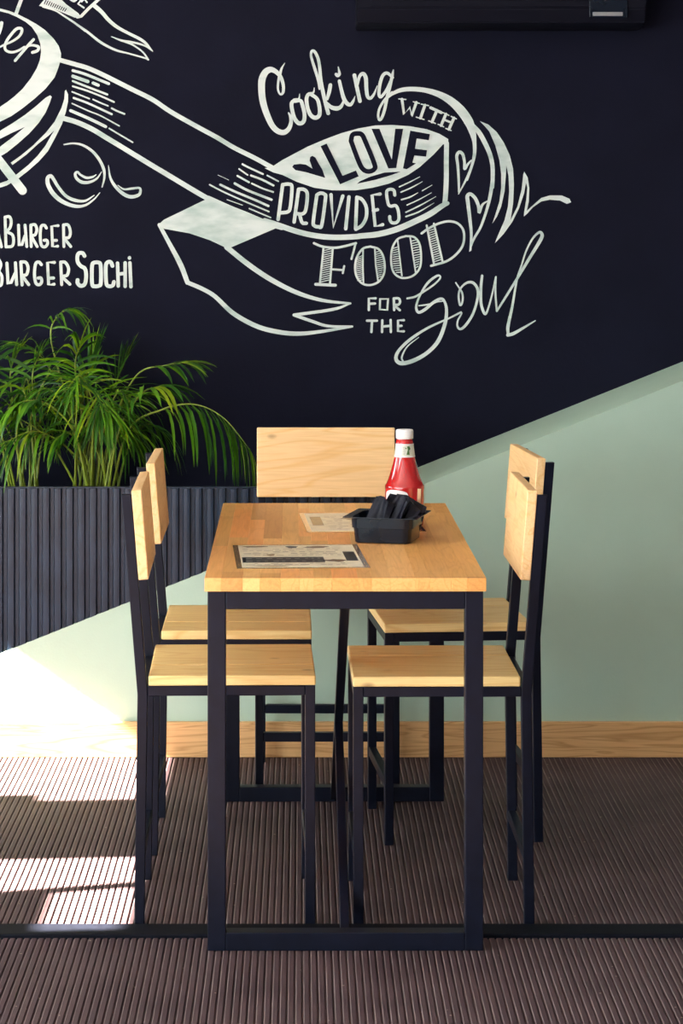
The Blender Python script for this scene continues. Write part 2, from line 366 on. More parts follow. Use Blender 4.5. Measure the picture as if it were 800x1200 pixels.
# ------------------------------------------------------------------ mural (hand lettering painted on the wall)
lift = [0]
def catmull(pts, wd, sub=6):
    if len(pts) < 3: return pts, wd
    P = [2*pts[0]-pts[1]]+pts+[2*pts[-1]-pts[-2]]; out = []; ow = []
    for i in range(1, len(P)-2):
        for s in range(sub):
            t = s/sub; a, b, c, d = P[i-1:i+3]
            out.append(0.5*((2*b)+(c-a)*t+(2*a-5*b+4*c-d)*t*t+(3*b-a-3*c+d)*t**3))
            ow.append(wd[i-1]*(1-t)+wd[i]*t)
    return out+[pts[-1]], ow+[wd[-1]]
class Art:
    def __init__(s, name, label, m='paint', base=0.0006):
        s.bm = bmesh.new(); s.name = name; s.label = label; s.m = m; s.base = base; s.n = 0
    def conv(s, cr, p): return Vector((cr[0]+p[0]/cr[2], cr[1]+p[1]/cr[2]))
    def vert(s, p, z):
        q = at(p.x, p.y, WB); return s.bm.verts.new((q.x, WB-s.base-z, q.z))
    def stroke(s, cr, wd, pts, closed=False, smooth=True):
        pts = [s.conv(cr, p) for p in pts]
        ws = [v/cr[2] for v in wd] if isinstance(wd, (list, tuple)) else [wd/cr[2]]*len(pts)
        if len(ws) != len(pts):       # stretch a short width profile along the stroke
            k = len(ws)-1; ws = [ws[min(int(i/(len(pts)-1)*k), k-1)]*(1-(i/(len(pts)-1)*k-min(int(i/(len(pts)-1)*k), k-1)))+ws[min(int(i/(len(pts)-1)*k), k-1)+1]*(i/(len(pts)-1)*k-min(int(i/(len(pts)-1)*k), k-1)) for i in range(len(pts))]
        if closed: pts = pts+[pts[0]]; ws = ws+[ws[0]]
        if smooth: pts, ws = catmull(pts, ws)
        s.n += 1; z0 = s.n*0.000012; L_ = []; R_ = []
        for i, p in enumerate(pts):
            t = pts[min(i+1, len(pts)-1)]-pts[max(i-1, 0)]
            if closed and i in (0, len(pts)-1): t = pts[1]-pts[-2]
            if t.length < 1e-6: t = Vector((1, 0))
            t.normalize(); nn = Vector((-t.y, t.x))*max(ws[i], 0.25)/2; z = z0+i*0.000004
            L_.append(s.vert(p+nn, z)); R_.append(s.vert(p-nn, z))
        for i in range(len(pts)-1): s.bm.faces.new((L_[i], R_[i], R_[i+1], L_[i+1]))
        if not closed:
            for e, sgn in ((0, -1), (len(pts)-1, 1)):
                p = pts[e]; t = (pts[1]-pts[0] if e == 0 else pts[-1]-pts[-2])
                if t.length < 1e-6 or ws[e] < 0.8: continue
                t.normalize(); t *= sgn; nn = Vector((-t.y, t.x)); r = ws[e]/2
                arc = [s.vert(p+(nn*math.cos(a)+t*math.sin(a))*r, z0+e*0.000004) for a in [math.pi*k/6 for k in range(7)]]
                s.bm.faces.new(arc)
        return s
    def poly(s, cr, pts, z=0.0):
        v2 = [s.conv(cr, p) for p in pts]
        tris = geometry.tessellate_polygon([[Vector((p.x, p.y, 0)) for p in v2]])
        vs_ = [s.vert(p, z) for p in v2]
        for t in tris:
            try: s.bm.faces.new([vs_[i] for i in t])
            except ValueError: pass
        return s
    def done(s):
        bm = s.bm
        for f in bm.faces:
            f.normal_update()
            if f.normal.y > 0: f.normal_flip()
        me = bpy.data.meshes.new(s.name); bm.to_mesh(me); bm.free()
        o = link(s.name, me, M[s.m], wall); o['label'] = s.label; return o
PX = (0, 0, 1)
cA, cB, cC, cD, cE, cF, cG, cH = (0, 0, 8), (90, 0, 8), (0, 80, 7.5), (40, 140, 5.714), (0, 240, 4.706), (60, 60, 5.714), (170, 120, 5), (290, 50, 7.273)
cI, cM, cN, cK, cL, cP1, cJ = (370, 60, 7.273), (320, 140, 7.273), (420, 130, 7.273), (440, 90, 5.714), (520, 130, 5), (310, 190, 6.667), (420, 180, 6.667)
cF2, cQ, cR, cT, c5 = (360, 250, 8), (450, 245, 6.667), (420, 335, 6.667), (520, 265, 6.154), (180, 220, 3.333)

# burger drawing at the left edge
a = Art('burger_drawing', 'white painted burger outline with a skewer')
outA = [(-160, 72), (0, 80), (80, 100), (160, 130), (260, 180), (340, 225), (420, 280), (500, 360), (550, 430), (572, 500), (570, 560), (545, 640)]
inA = [(345, 640), (375, 560), (385, 490), (378, 410), (350, 330), (300, 255), (240, 205), (160, 160), (80, 125), (0, 105), (-160, 96)]
outC = [(480, 80), (400, 180), (300, 270), (200, 350), (100, 420), (0, 470), (-150, 520)]
inC = [(-150, 400), (0, 340), (60, 300), (130, 245), (200, 180), (270, 90)]
pt = lambda cr, L_: [(cr[0]+p[0]/cr[2], cr[1]+p[1]/cr[2]) for p in L_]
ringp = pt(cA, outA)+pt(cC, outC)+pt(cC, inC)+pt(cA, inA)
leaf1 = pt(cC, [(-150, 620), (0, 550), (100, 490), (220, 410), (320, 330), (400, 260), (440, 238), (455, 250), (435, 310), (400, 390), (340, 480), (260, 570), (160, 660), (60, 740), (0, 775), (-150, 850), (-150, 780), (0, 690), (120, 600), (220, 515), (100, 570), (0, 620), (-150, 690)])
leaf2 = pt(cC, [(580, 190), (598, 230), (598, 290), (580, 380), (545, 490), (480, 620), (420, 730), (340, 820), (250, 900), (160, 970), (60, 1030), (-150, 1100), (-150, 1050), (0, 1010), (60, 990), (150, 930), (250, 850), (330, 770), (400, 680), (450, 590), (478, 545), (430, 590), (340, 660), (230, 760), (110, 850), (95, 830), (180, 770), (290, 680), (400, 570), (480, 470), (540, 350), (565, 270), (570, 200)])
for q in (ringp, leaf1, leaf2):
    a.poly(PX, q); a.poly(PX, [(-40-p[0], p[1]) for p in q])
a.stroke(cC, 76, [(-60, 745), (70, 910), (198, 1075)])
a.stroke(cA, 34, [(152, 125), (170, 75), (200, -5), (230, -80)])
a.done()
a = Art('lettering', 'white script letters inside the burger')
a.stroke(cA, [14, 20, 26, 28, 26, 24, 20], [(-40, 455), (0, 440), (40, 420), (110, 390), (170, 350), (200, 310), (205, 275), (185, 264), (150, 275), (100, 330), (60, 390), (45, 440), (60, 475), (110, 490), (170, 475), (230, 440)])
a.stroke(cA, 26, [(315, 370), (260, 430), (200, 500), (142, 568)]).stroke(cA, [16, 28, 28], [(230, 445), (290, 425), (340, 430), (363, 445), (350, 475), (305, 492)])
a.stroke(cA, [26, 34], [(-10, 320), (8, 260), (15, 215)]); a.done()

# small ribbon at the top left
a = Art('ribbon_drawing', 'small white painted ribbon with a forked tail')
a.poly(cA, [(420, -10), (365, 55), (520, 90), (700, 165), (760, 160), (735, 125), (620, 40), (570, -10)])
a.stroke(cB, 28, [(5, 160), (40, 153), (110, 80), (210, -10), (260, -60)], smooth=False)
a.stroke(cB, [40, 36, 32, 26, 30, 8], [(160, 50), (230, 110), (300, 190), (380, 255), (480, 310), (590, 365), (650, 410), (710, 480)])
a.stroke(cA, [10, 16, 18, 20], [(400, 65), (520, 100), (600, 150), (700, 215), (800, 290)])
a.stroke(cB, [20, 24, 22, 14, 16], [(0, 230), (100, 300), (200, 380), (280, 430), (380, 475), (480, 500), (640, 545), (670, 560)])
a.stroke(cB, [16, 14, 22, 4], [(670, 560), (620, 490), (540, 430), (480, 400), (400, 375), (320, 342)])
a.stroke(cB, [14, 16, 20, 24, 6], [(700, 470), (650, 435), (580, 410), (500, 393), (420, 380), (330, 345)]); a.done()
a = Art('ribbon_hatching', 'dark hatch strokes on the small ribbon', 'black', 0.0011)
for i in range(11): a.stroke(cA, 9, [(432+i*19, 2+i*8), (424+i*19-8, 36+i*7)])
a.done()
a = Art('lettering', 'white block letters cut off at the top edge')
a.stroke(cA, 22, [(660, -5), (695, 10), (725, -15)]).stroke(cB, 18, [(65, 72), (12, 36), (50, -12)], smooth=False).stroke(cB, 16, [(45, 15), (72, -8), (95, 22)], smooth=False); a.done()

# swirls
a = Art('swirl_drawing', 'white painted swirl with two round ends')
a.stroke(cD, [9, 14, 20, 20, 8], [(200, 168), (260, 160), (320, 170), (380, 205), (430, 260), (465, 330), (470, 390), (455, 452)])
a.stroke(cD, [5, 14, 26, 30, 26, 22, 20, 22, 6], [(440, 490), (400, 535), (340, 575), (270, 580), (190, 550), (130, 500), (95, 440), (90, 395), (110, 378), (130, 400), (160, 450), (210, 510), (270, 540), (340, 545), (402, 508)])
a.stroke(cD, [5, 16, 22, 20, 16, 14, 18, 5], [(452, 350), (420, 395), (370, 420), (320, 420), (285, 395), (275, 365), (290, 352), (310, 370), (350, 390), (390, 385), (415, 370)]); a.done()
a = Art('swirl_drawing', 'small white painted curl beside the swirl')
a.stroke(cD, [5, 20, 24, 24, 18, 14, 16, 5], [(497, 308), (510, 390), (545, 450), (600, 500), (650, 518), (700, 505), (712, 475), (700, 458), (650, 463), (600, 467), (560, 440)]); a.done()

# BURGER / BURGER SOCHI
def burger(y, cr=cE): pass
a = Art('lettering', 'white hand-painted word BURGER, upper line')
w_ = 16
def S(cr, wd, *ls, **k):
    for l in ls: a.stroke(cr, wd, list(l), smooth=k.get('smooth', False), closed=k.get('closed', False))
S(cE, w_, [(8, 232), (-12, 150)], [(33, 232), (28, 68)], [(102, 112), (106, 226), (120, 222), (138, 170)], [(138, 112), (148, 230)], [(170, 115), (172, 230)], [(320, 115), (285, 118), (290, 230), (318, 228)], [(290, 196), (312, 196)], [(350, 112), (352, 230)])
S(cE, w_, [(28, 68), (52, 66), (62, 92), (56, 125), (40, 148), (68, 165), (75, 200), (66, 228), (33, 232)], [(170, 112), (193, 110), (203, 137), (194, 165), (176, 175), (205, 230)], [(256, 128), (245, 113), (227, 120), (222, 170), (228, 222), (248, 232), (262, 215), (258, 196), (243, 196)], [(350, 111), (376, 112), (388, 150), (380, 180), (358, 186), (390, 230)], smooth=True); a.done()
a = Art('lettering', 'white hand-painted words BURGER SOCHI, lower line')
S(cE, 17, [(38, 322), (45, 438), (60, 430), (85, 375)], [(85, 320), (92, 440)], [(115, 318), (122, 442)], [(300, 318), (262, 318), (268, 440), (298, 438)], [(268, 404), (295, 404)], [(335, 318), (340, 440)])
S(cE, 17, [(-8, 300), (5, 330), (-5, 365), (10, 395), (8, 438), (-8, 448)], [(115, 315), (143, 318), (155, 350), (146, 385), (126, 393), (158, 440)], [(228, 330), (215, 316), (197, 325), (190, 380), (198, 432), (218, 440), (230, 425), (226, 404), (210, 404)], [(335, 316), (360, 318), (378, 352), (370, 388), (346, 398), (385, 438)], smooth=True)
S(cE, 21, [(466, 282), (455, 266), (434, 268), (426, 290), (430, 318), (446, 338), (468, 352), (475, 390), (468, 436), (445, 447), (428, 432), (428, 415)], [(620, 337), (610, 316), (592, 318), (583, 342), (586, 432), (602, 449), (622, 444), (628, 425)], smooth=True)
S(cE, 21, [(520, 318), (508, 335), (508, 436), (522, 449), (546, 446), (556, 430), (555, 335), (542, 318)], smooth=True, closed=True)
S(cE, 19, [(648, 322), (652, 448)], [(690, 320), (690, 450)], [(652, 382), (690, 378)], [(716, 320), (722, 452)], [(714, 292), (714, 294)]); a.done()

# long banner
a = Art('banner_drawing', 'long white painted banner with folded end')
a.stroke(PX, 5.3, pt(cF, [(60, 60), (150, 85), (250, 115), (350, 160), (450, 210), (560, 265), (680, 325)])+pt(cG, [(150, 55), (300, 140), (420, 205), (520, 265), (640, 325), (740, 380), (800, 410)]))
a.stroke(PX, 5.8, pt(cF, [(85, 450), (170, 475), (270, 520), (370, 580), (470, 640)])+pt(cG, [(0, 345), (100, 405), (200, 465), (300, 525), (370, 565)]))
a.stroke(cG, 30, [(370, 562), (500, 620), (600, 660), (700, 702), (800, 733)])
a.stroke(cP1, 42, [(0, 458), (100, 490), (200, 525), (300, 555), (400, 575), (500, 586), (620, 587), (740, 580)])
a.stroke(cJ, [42, 46, 46, 46, 30], [(0, 645), (150, 630), (300, 590), (450, 525), (560, 470), (650, 410), (695, 388)])
a.stroke(cJ, 38, [(672, 385), (678, 340), (685, 200), (685, 60), (687, -80)])
a.poly(c5, [(215, 40), (300, 75), (400, 120), (485, 155), (290, 238), (220, 205), (140, 178), (40, 160), (18, 145), (40, 125)], 0.00002)
a.stroke(c5, [14, 16, 20, 18], [(22, 145), (60, 215), (105, 300), (132, 370)])
a.stroke(c5, [16, 16, 18, 18, 16, 8], [(132, 370), (190, 395), (240, 425), (310, 490), (400, 540), (480, 562), (560, 570), (650, 562), (775, 542)])
a.stroke(c5, [20, 20, 16, 8], [(285, 232), (370, 300), (460, 360), (560, 410), (660, 440), (768, 452)])
a.stroke(c5, [6, 12, 12], [(768, 452), (700, 475), (548, 497)]).stroke(c5, [12, 12, 8], [(548, 497), (620, 522), (680, 540), (775, 542)])
a.done()
a = Art('hatching', 'white hatch strokes at the banner start')
for wd, l in [(18, [(145, 130), (230, 155), (385, 218)]), (22, [(145, 168), (245, 203)]), (20, [(280, 213), (315, 228)]), (14, [(145, 200), (220, 230), (375, 290)]), (12, [(145, 235), (240, 265), (330, 300), (420, 340)]), (10, [(140, 272), (255, 318)]), (10, [(280, 323), (335, 348), (380, 366)]), (14, [(150, 313), (250, 350), (405, 422)]), (12, [(405, 382), (440, 400), (490, 420)]), (9, [(140, 350), (250, 400), (330, 432), (455, 500)]), (20, [(130, 398), (250, 450), (365, 505)]), (10, [(388, 517), (460, 560), (545, 610)])]:
    a.stroke(cF, wd, l)
a.done()
a = Art('hatching', 'white hatch strokes left of the word PROVIDES')
for wd, l in [(11, [(570, 362), (600, 378), (690, 420)]), (9, [(715, 428), (780, 462)]), (9, [(550, 390), (600, 425)]), (12, [(620, 428), (690, 455), (752, 487)]), (11, [(540, 430), (608, 468)]), (10, [(625, 475), (690, 505), (750, 525)]), (14, [(525, 475), (600, 515), (740, 570)]), (13, [(440, 482), (520, 520), (640, 570), (722, 607)]), (9, [(378, 482), (450, 520), (560, 570), (725, 640)]), (8, [(610, 622), (735, 675)]), (5, [(480, 570), (570, 602)]), (3, [(425, 425), (490, 455)])]:
    a.stroke(cG, wd, l)
a.done()
a = Art('hatching', 'white hatch strokes right of the word PROVIDES')
for wd, l in [(10, [(318, 260), (400, 222), (480, 180)]), (10, [(330, 302), (420, 262), (500, 218)]), (12, [(335, 360), (400, 340), (465, 305)]), (9, [(498, 290), (575, 245)]), (9, [(378, 402), (470, 360), (570, 305)]), (11, [(370, 458), (480, 405), (605, 335)]), (12, [(370, 492), (470, 455), (590, 385)])]:
    a.stroke(cJ, [wd, wd, 4], l)
a.done()

# LOVE eye shape
a = Art('eye_shape_drawing', 'white painted lens shape behind the word LOVE')
a.poly(PX, [(318, 196), (330, 188), (345, 180), (360, 172), (380, 163.5), (400, 156), (420, 150.5), (440, 147), (460, 146.5), (480, 148), (500, 151.5), (515, 157), (525, 163), (525, 170), (519, 169), (508, 181), (491.5, 196), (478, 205), (456, 215), (436.5, 220), (416, 223), (389, 223), (368, 220), (347.5, 213), (331, 205), (320, 202), (310, 197)]); a.done()
a = Art('lettering', 'black word LOVE with a heart on the white shape', 'black', 0.0016)
a.poly(cM, [(162, 405), (175, 385), (230, 378), (280, 385), (335, 420), (310, 350), (315, 320), (335, 310), (360, 325), (390, 380), (420, 430), (443, 498), (380, 480), (280, 450), (190, 432)])
a.poly(cM, [(403, 228), (455, 205), (590, 480), (705, 435), (728, 485), (570, 553)])
a.stroke(PX, 5.6, [(411, 165), (413, 158), (419, 156.5), (424, 158), (428, 166), (438.5, 192), (438, 198.5), (431.5, 201), (425, 198), (420, 189)], closed=True)
a.poly(cN, [(110, 152), (178, 152), (283, 415), (312, 152), (380, 152), (320, 487), (253, 490)])
a.poly(cN, [(440, 168), (608, 198), (597, 250), (495, 235), (480, 322), (583, 335), (575, 390), (475, 380), (458, 440), (490, 447), (410, 497), (378, 490)])
a.poly(cN, [(-15, 622), (10, 600), (100, 560), (220, 525), (358, 518), (270, 550), (150, 585), (10, 616)]); a.done()

# Cooking
a = Art('lettering', 'white script word Cooking')
a.stroke(cH, [4, 18, 26, 20, 18, 16, 20, 24, 26, 30, 34, 40, 50, 56, 60, 58, 56, 52, 48, 46, 44, 38, 32, 24, 14], [(318, 172), (290, 220), (275, 270), (262, 330), (258, 390), (270, 430), (288, 440), (303, 420), (305, 370), (290, 310), (265, 270), (230, 240), (190, 230), (150, 255), (122, 320), (120, 420), (135, 520), (168, 620), (212, 710), (260, 755), (310, 765), (350, 735), (370, 680), (365, 630), (350, 600)])
a.stroke(cH, [6, 16, 30, 32, 32, 34, 36, 34, 32, 32, 30, 26], [(443, 438), (436, 478), (400, 490), (375, 520), (382, 585), (402, 650), (440, 688), (478, 670), (485, 610), (468, 535), (450, 495), (405, 500)])
a.stroke(cH, [6, 16, 30, 32, 32, 34, 36, 34, 32, 30, 30], [(568, 385), (560, 425), (520, 440), (502, 480), (512, 560), (540, 620), (580, 640), (612, 615), (612, 550), (592, 480), (540, 440)])
a.stroke(cH, [16, 24, 26, 22, 20, 22, 26, 26, 26, 30, 32, 32, 32], [(612, 395), (602, 320), (575, 230), (550, 150), (540, 105), (548, 72), (572, 78), (600, 135), (614, 210), (622, 310), (642, 420), (665, 520), (687, 602)])
a.stroke(cH, [32, 32, 24], [(705, 362), (695, 420), (678, 480)])
a.stroke(cI, [24, 34, 38, 30, 14], [(90, 440), (130, 477), (180, 488), (215, 470), (238, 420)])
a.stroke(cI, [28, 30, 34, 34, 30, 22, 6], [(200, 255), (217, 330), (237, 400), (265, 445), (295, 455), (318, 425), (333, 385)])
a.stroke(cI, [26, 34, 26, 6], [(172, 197), (185, 205), (200, 190), (190, 133)])
a.stroke(cI, 32, [(328, 205), (350, 310), (375, 425)])
a.stroke(cI, [22, 26, 32, 34, 32, 30, 28, 20, 5], [(352, 290), (372, 215), (403, 192), (425, 230), (430, 320), (440, 385), (465, 400), (495, 365), (524, 292)])
a.stroke(cI, [22, 26, 28, 28, 28, 26, 24, 24, 22], [(655, 225), (608, 187), (572, 205), (548, 270), (537, 350), (545, 388), (565, 380), (605, 325), (645, 235)])
a.stroke(cI, [10, 26, 28, 28, 26, 24, 22, 20, 20, 22, 28], [(660, 160), (650, 210), (630, 300), (605, 400), (585, 500), (560, 570), (540, 585), (530, 545), (545, 480), (590, 410), (650, 355)]); a.done()

# WITH
a = Art('lettering', 'small white word WITH under the arc')
S(cK, 19, [(176, 150), (190, 250), (228, 205), (240, 262), (272, 172)], [(330, 190), (300, 276)], [(410, 225), (377, 302)], [(368, 207), (440, 240)], [(470, 250), (438, 326)], [(524, 276), (490, 352)])
S(cK, 14, [(460, 288), (505, 306)])
S(cK, 8, [(155, 148), (202, 152)], [(252, 167), (292, 178)], [(305, 183), (354, 193)], [(272, 270), (324, 286)], [(355, 295), (400, 312)], [(450, 240), (490, 258)], [(505, 265), (540, 282)], [(418, 318), (455, 335)], [(470, 346), (505, 360)]); a.done()

# arc and hearts
a = Art('swash_drawing', 'white painted arc that ends in a heart')
a.stroke(cK, [10, 22, 28, 30, 32, 40, 52, 62, 62, 45, 26, 22, 18, 14], [(85, 138), (115, 112), (170, 89), (240, 82), (330, 90), (420, 116), (500, 160), (570, 225), (622, 300), (648, 370), (661, 440), (661, 520), (642, 600), (612, 690)])
a.stroke(cL, [13, 13, 12, 6], [(174, 290), (160, 330), (128, 405), (85, 487)])
a.stroke(cL, [12, 14, 16, 18, 18, 18, 16, 16, 14, 8], [(88, 475), (86, 400), (81, 320), (75, 265), (90, 241), (110, 255), (120, 300), (121, 340), (140, 312), (160, 290)]); a.done()
a = Art('swash_drawing', 'white painted strand that ends in a lower heart')
a.stroke(cK, [18, 32, 32, 30, 28, 26, 24], [(640, 310), (690, 370), (730, 440), (765, 520), (782, 600), (783, 690), (781, 740)])
a.stroke(cL, [22, 22, 20, 16, 14, 14, 5], [(285, 330), (285, 400), (270, 500), (250, 580), (215, 680), (175, 750), (150, 822)])
a.stroke(cL, [12, 16, 20, 22, 22, 20, 20, 20, 18, 14, 6], [(155, 815), (160, 720), (150, 620), (140, 535), (137, 500), (155, 487), (183, 512), (203, 560), (207, 595), (225, 550), (256, 527)]); a.done()
a = Art('swash_drawing', 'white painted zigzag wisp beside the hearts')
a.poly(cL, [(210, 60), (260, 80), (310, 125), (350, 185), (385, 260), (405, 340), (410, 430), (405, 540), (390, 640), (430, 560), (455, 460), (465, 370), (470, 355), (490, 390), (500, 450), (497, 530), (485, 585), (530, 545), (570, 510), (620, 495), (690, 495), (735, 515), (745, 535), (720, 545), (680, 525), (620, 520), (570, 530), (520, 565), (490, 600), (468, 618), (470, 590), (482, 520), (488, 450), (480, 420), (470, 480), (440, 570), (400, 650), (350, 720), (298, 775), (320, 720), (355, 640), (375, 560), (382, 470), (378, 380), (365, 320), (362, 380), (355, 470), (335, 560), (310, 620), (283, 660), (300, 610), (325, 530), (335, 450), (335, 370), (325, 290), (300, 200), (265, 120), (235, 85)]); a.done()

# PROVIDES
a = Art('lettering', 'white word PROVIDES on the banner')
S(cP1, 27, [(140, 180), (105, 448)], [(265, 212), (230, 468)], [(518, 255), (536, 508), (610, 265)], [(658, 272), (633, 520)], [(720, 275), (710, 520)])
S(cP1, 27, [(140, 176), (190, 172), (213, 197), (200, 350), (180, 388), (125, 396)], [(265, 212), (308, 214), (333, 252), (320, 375), (290, 405), (250, 402)], [(272, 408), (293, 472), (325, 478)], [(720, 274), (760, 292), (793, 350), (793, 430), (760, 493), (712, 524)], smooth=True)
S(cP1, 27, [(408, 255), (380, 460), (388, 496), (420, 505), (446, 490), (475, 282), (468, 252), (438, 242)], smooth=True, closed=True)
S(cJ, 26, [(168, 316), (105, 325), (130, 568), (188, 555)], [(115, 445), (148, 438)])
S(cJ, 24, [(283, 325), (275, 287), (242, 279), (219, 302), (230, 388), (252, 411), (288, 406), (308, 440), (315, 508), (295, 538), (262, 540), (246, 520), (243, 492)], smooth=True); a.done()

# FOOD
a = Art('lettering', 'white outlined word FOOD with hatched stems')
S(cF2, 22, [(62, 280), (120, 305), (180, 318), (270, 322), (360, 305), (455, 280)], smooth=True)
S(cF2, 19, [(452, 280), (435, 350), (413, 428)], [(152, 320), (117, 660)], [(238, 325), (212, 660)], [(235, 525), (335, 532)], [(345, 495), (332, 560)])
S(cF2, 28, [(78, 665), (262, 674)])
for i in range(15): S(cF2, 8, [(146-i*2.3, 352+i*21), (232-i*1.8, 330+i*21)])
S(cF2, 20, [(590, 311), (520, 332), (465, 410), (447, 510), (465, 600), (520, 660), (600, 671), (680, 630), (723, 540), (715, 420), (670, 338)], smooth=True, closed=True)
S(cF2, 15, [(522, 340), (520, 500), (526, 660)], [(632, 318), (640, 480), (664, 640)])
for i in range(13):
    S(cF2, 8, [(472-(6-abs(i-6.5))*3.6, 415+i*18), (518, 395+i*19)])
    S(cF2, 8, [(642+max(0, i-8)*3, 365+i*20), (690+(6-abs(i-6))*5, 350+i*20)])
S(cQ, 16, [(170, 211), (105, 235), (62, 310), (55, 420), (78, 500), (140, 538), (220, 524), (275, 465), (288, 380), (276, 275), (235, 220)], smooth=True, closed=True)
S(cQ, 12, [(105, 245), (138, 520)], [(203, 222), (246, 495)])
for i in range(12):
    S(cQ, 7, [(70+max(0, i-8)*8, 308+i*17), (108+i*2.2, 295+i*18)])
    S(cQ, 7, [(212+i*2.6, 250+i*19), (262+(6-abs(i-6))*3.5, 238+i*19)])
S(cQ, 16, [(332, 128), (390, 436)], [(388, 114), (456, 412)])
S(cQ, 18, [(292, 190), (340, 156), (420, 115), (500, 96), (570, 110), (615, 160), (624, 230), (605, 300), (550, 365), (480, 410), (366, 443)], smooth=True)
for i in range(15): S(cQ, 7, [(343+i*3.6, 172+i*17), (395+i*3.8, 154+i*17)])
a.done()
# FOR THE
a = Art('lettering', 'small white words FOR THE')
S(cR, 19, [(80, 188), (80, 98), (133, 97)], [(80, 140), (128, 138)], [(275, 98), (278, 188)], [(66, 272), (143, 272)], [(105, 275), (100, 360)], [(185, 270), (183, 360)], [(250, 267), (252, 360)], [(185, 318), (250, 312)], [(353, 268), (308, 270), (308, 354), (353, 355)], [(308, 315), (335, 312)])
S(cR, 19, [(168, 102), (166, 184), (224, 188), (230, 102)], closed=True)
S(cR, 19, [(275, 98), (312, 98), (324, 124), (310, 147), (280, 151), (322, 190)], smooth=True); a.done()
# Soul
a = Art('lettering', 'white flowing script word Soul')
a.stroke(PX, [2.2, 2.4, 2.4, 2.2, 2, 2, 2.6, 3, 2.6, 2.2, 2.4, 2.8, 3.4, 3.6, 3.4, 3, 3, 3.6, 4.2, 4.6, 4.4, 4.8, 4.8, 4.2, 3.6, 3.4, 2.8, 2.4, 2, 2, 2.2], [(477, 349.7), (486, 347.8), (495, 342.5), (507, 334.5), (514.5, 327.5), (515.5, 323.6), (511.5, 323.4), (503, 329.5), (497, 337), (492.5, 345), (489, 353), (487.5, 361), (490.5, 366), (498, 362.5), (508.5, 353.8), (517, 350), (521.3, 355), (523, 365), (521, 380), (513, 400), (499.5, 414), (483, 423), (469.5, 425.6), (463.8, 420.5), (467, 411), (480, 398), (498, 386), (512, 379), (523.5, 374), (532, 370), (540, 365.8)])
a.stroke(cR, [10, 14, 12, 8], [(470, 155), (560, 143), (610, 125), (655, 120)]).stroke(cR, [12, 14, 10, 6], [(350, 595), (338, 555), (380, 475), (470, 402)])
a.stroke(cT, [10, 12, 12, 14, 18, 20, 18, 18, 20, 20, 18, 14, 14, 14, 16, 14, 14, 10], [(25, 670), (125, 622), (100, 680), (97, 722), (120, 742), (160, 710), (210, 630), (240, 530), (244, 460), (215, 412), (175, 405), (135, 430), (110, 470), (106, 520), (118, 570), (134, 540), (130, 480), (85, 408)])
a.stroke(cT, [18, 20, 20, 20, 14, 12, 12], [(275, 358), (266, 450), (268, 560), (292, 630), (312, 612), (345, 500), (374, 366)])
a.stroke(cT, [12, 14, 14], [(374, 366), (371, 480), (381, 612)])
a.stroke(cT, [14, 16, 18, 22, 26, 24, 18, 14, 12, 12, 14, 18, 24, 20], [(381, 612), (430, 535), (520, 390), (620, 225), (698, 95), (706, 58), (686, 45), (640, 88), (592, 180), (560, 280), (525, 390), (492, 580), (462, 720), (462, 775)])
a.stroke(cT, [24, 24, 18, 8], [(460, 785), (500, 775), (570, 735), (658, 682)]); a.done()

# ------------------------------------------------------------------ wall unit at the top edge
ac = empty('air_conditioner', (0, 0, 0)); tag(ac, 'black wall-mounted air conditioner at the top edge', 'air conditioner')
Ya = WB-0.2; p0, p1 = at(418, 30, Ya), at(757, 30, Ya)
zt = p0.z+0.29
bm = bmesh.new(); sec = [(WB-0.001, zt), (WB-0.17, zt), (WB-0.2, zt-0.03), (WB-0.2, p0.z+0.05), (WB-0.18, p0.z+0.01), (WB-0.12, p0.z), (WB-0.001, p0.z)]
l_ = [bm.verts.new((p0.x, y, z)) for y, z in sec]; r_ = [bm.verts.new((p1.x, y, z)) for y, z in sec]
bm.faces.new(l_); bm.faces.new(r_[::-1])
for i in range(len(sec)): j = (i+1) % len(sec); bm.faces.new((l_[i], r_[i], r_[j], l_[j]))
bmesh.ops.bevel(bm, geom=bm.edges[:], offset=0.004, segments=2, affect='EDGES')
link('housing', bm_mesh('housing', bm), M['ac'], ac)
box('louver', p0.x+0.04, p1.x-0.1, Ya-0.006, Ya-0.001, p0.z+0.055, p0.z+0.075, M['ac'], ac, 0.002)
box('front_panel', p0.x+0.035, p1.x-0.17, Ya-0.008, Ya-0.001, p0.z+0.085, zt-0.04, M['ac'], ac, 0.003)
q0, q1 = at(690, 29, Ya), at(735, 8, Ya)
box('display_panel', q0.x, q1.x, Ya-0.007, Ya-0.001, q0.z+0.02, q1.z+0.02, M['plastic'], ac, 0.002)
q0, q1 = at(694, 26.8, Ya), at(729, 22.3, Ya)
o = box('badge', q0.x, q1.x, Ya-0.0095, Ya-0.006, q0.z+0.02-0.0, q1.z+0.02, M['silver'], ac, 0.001)

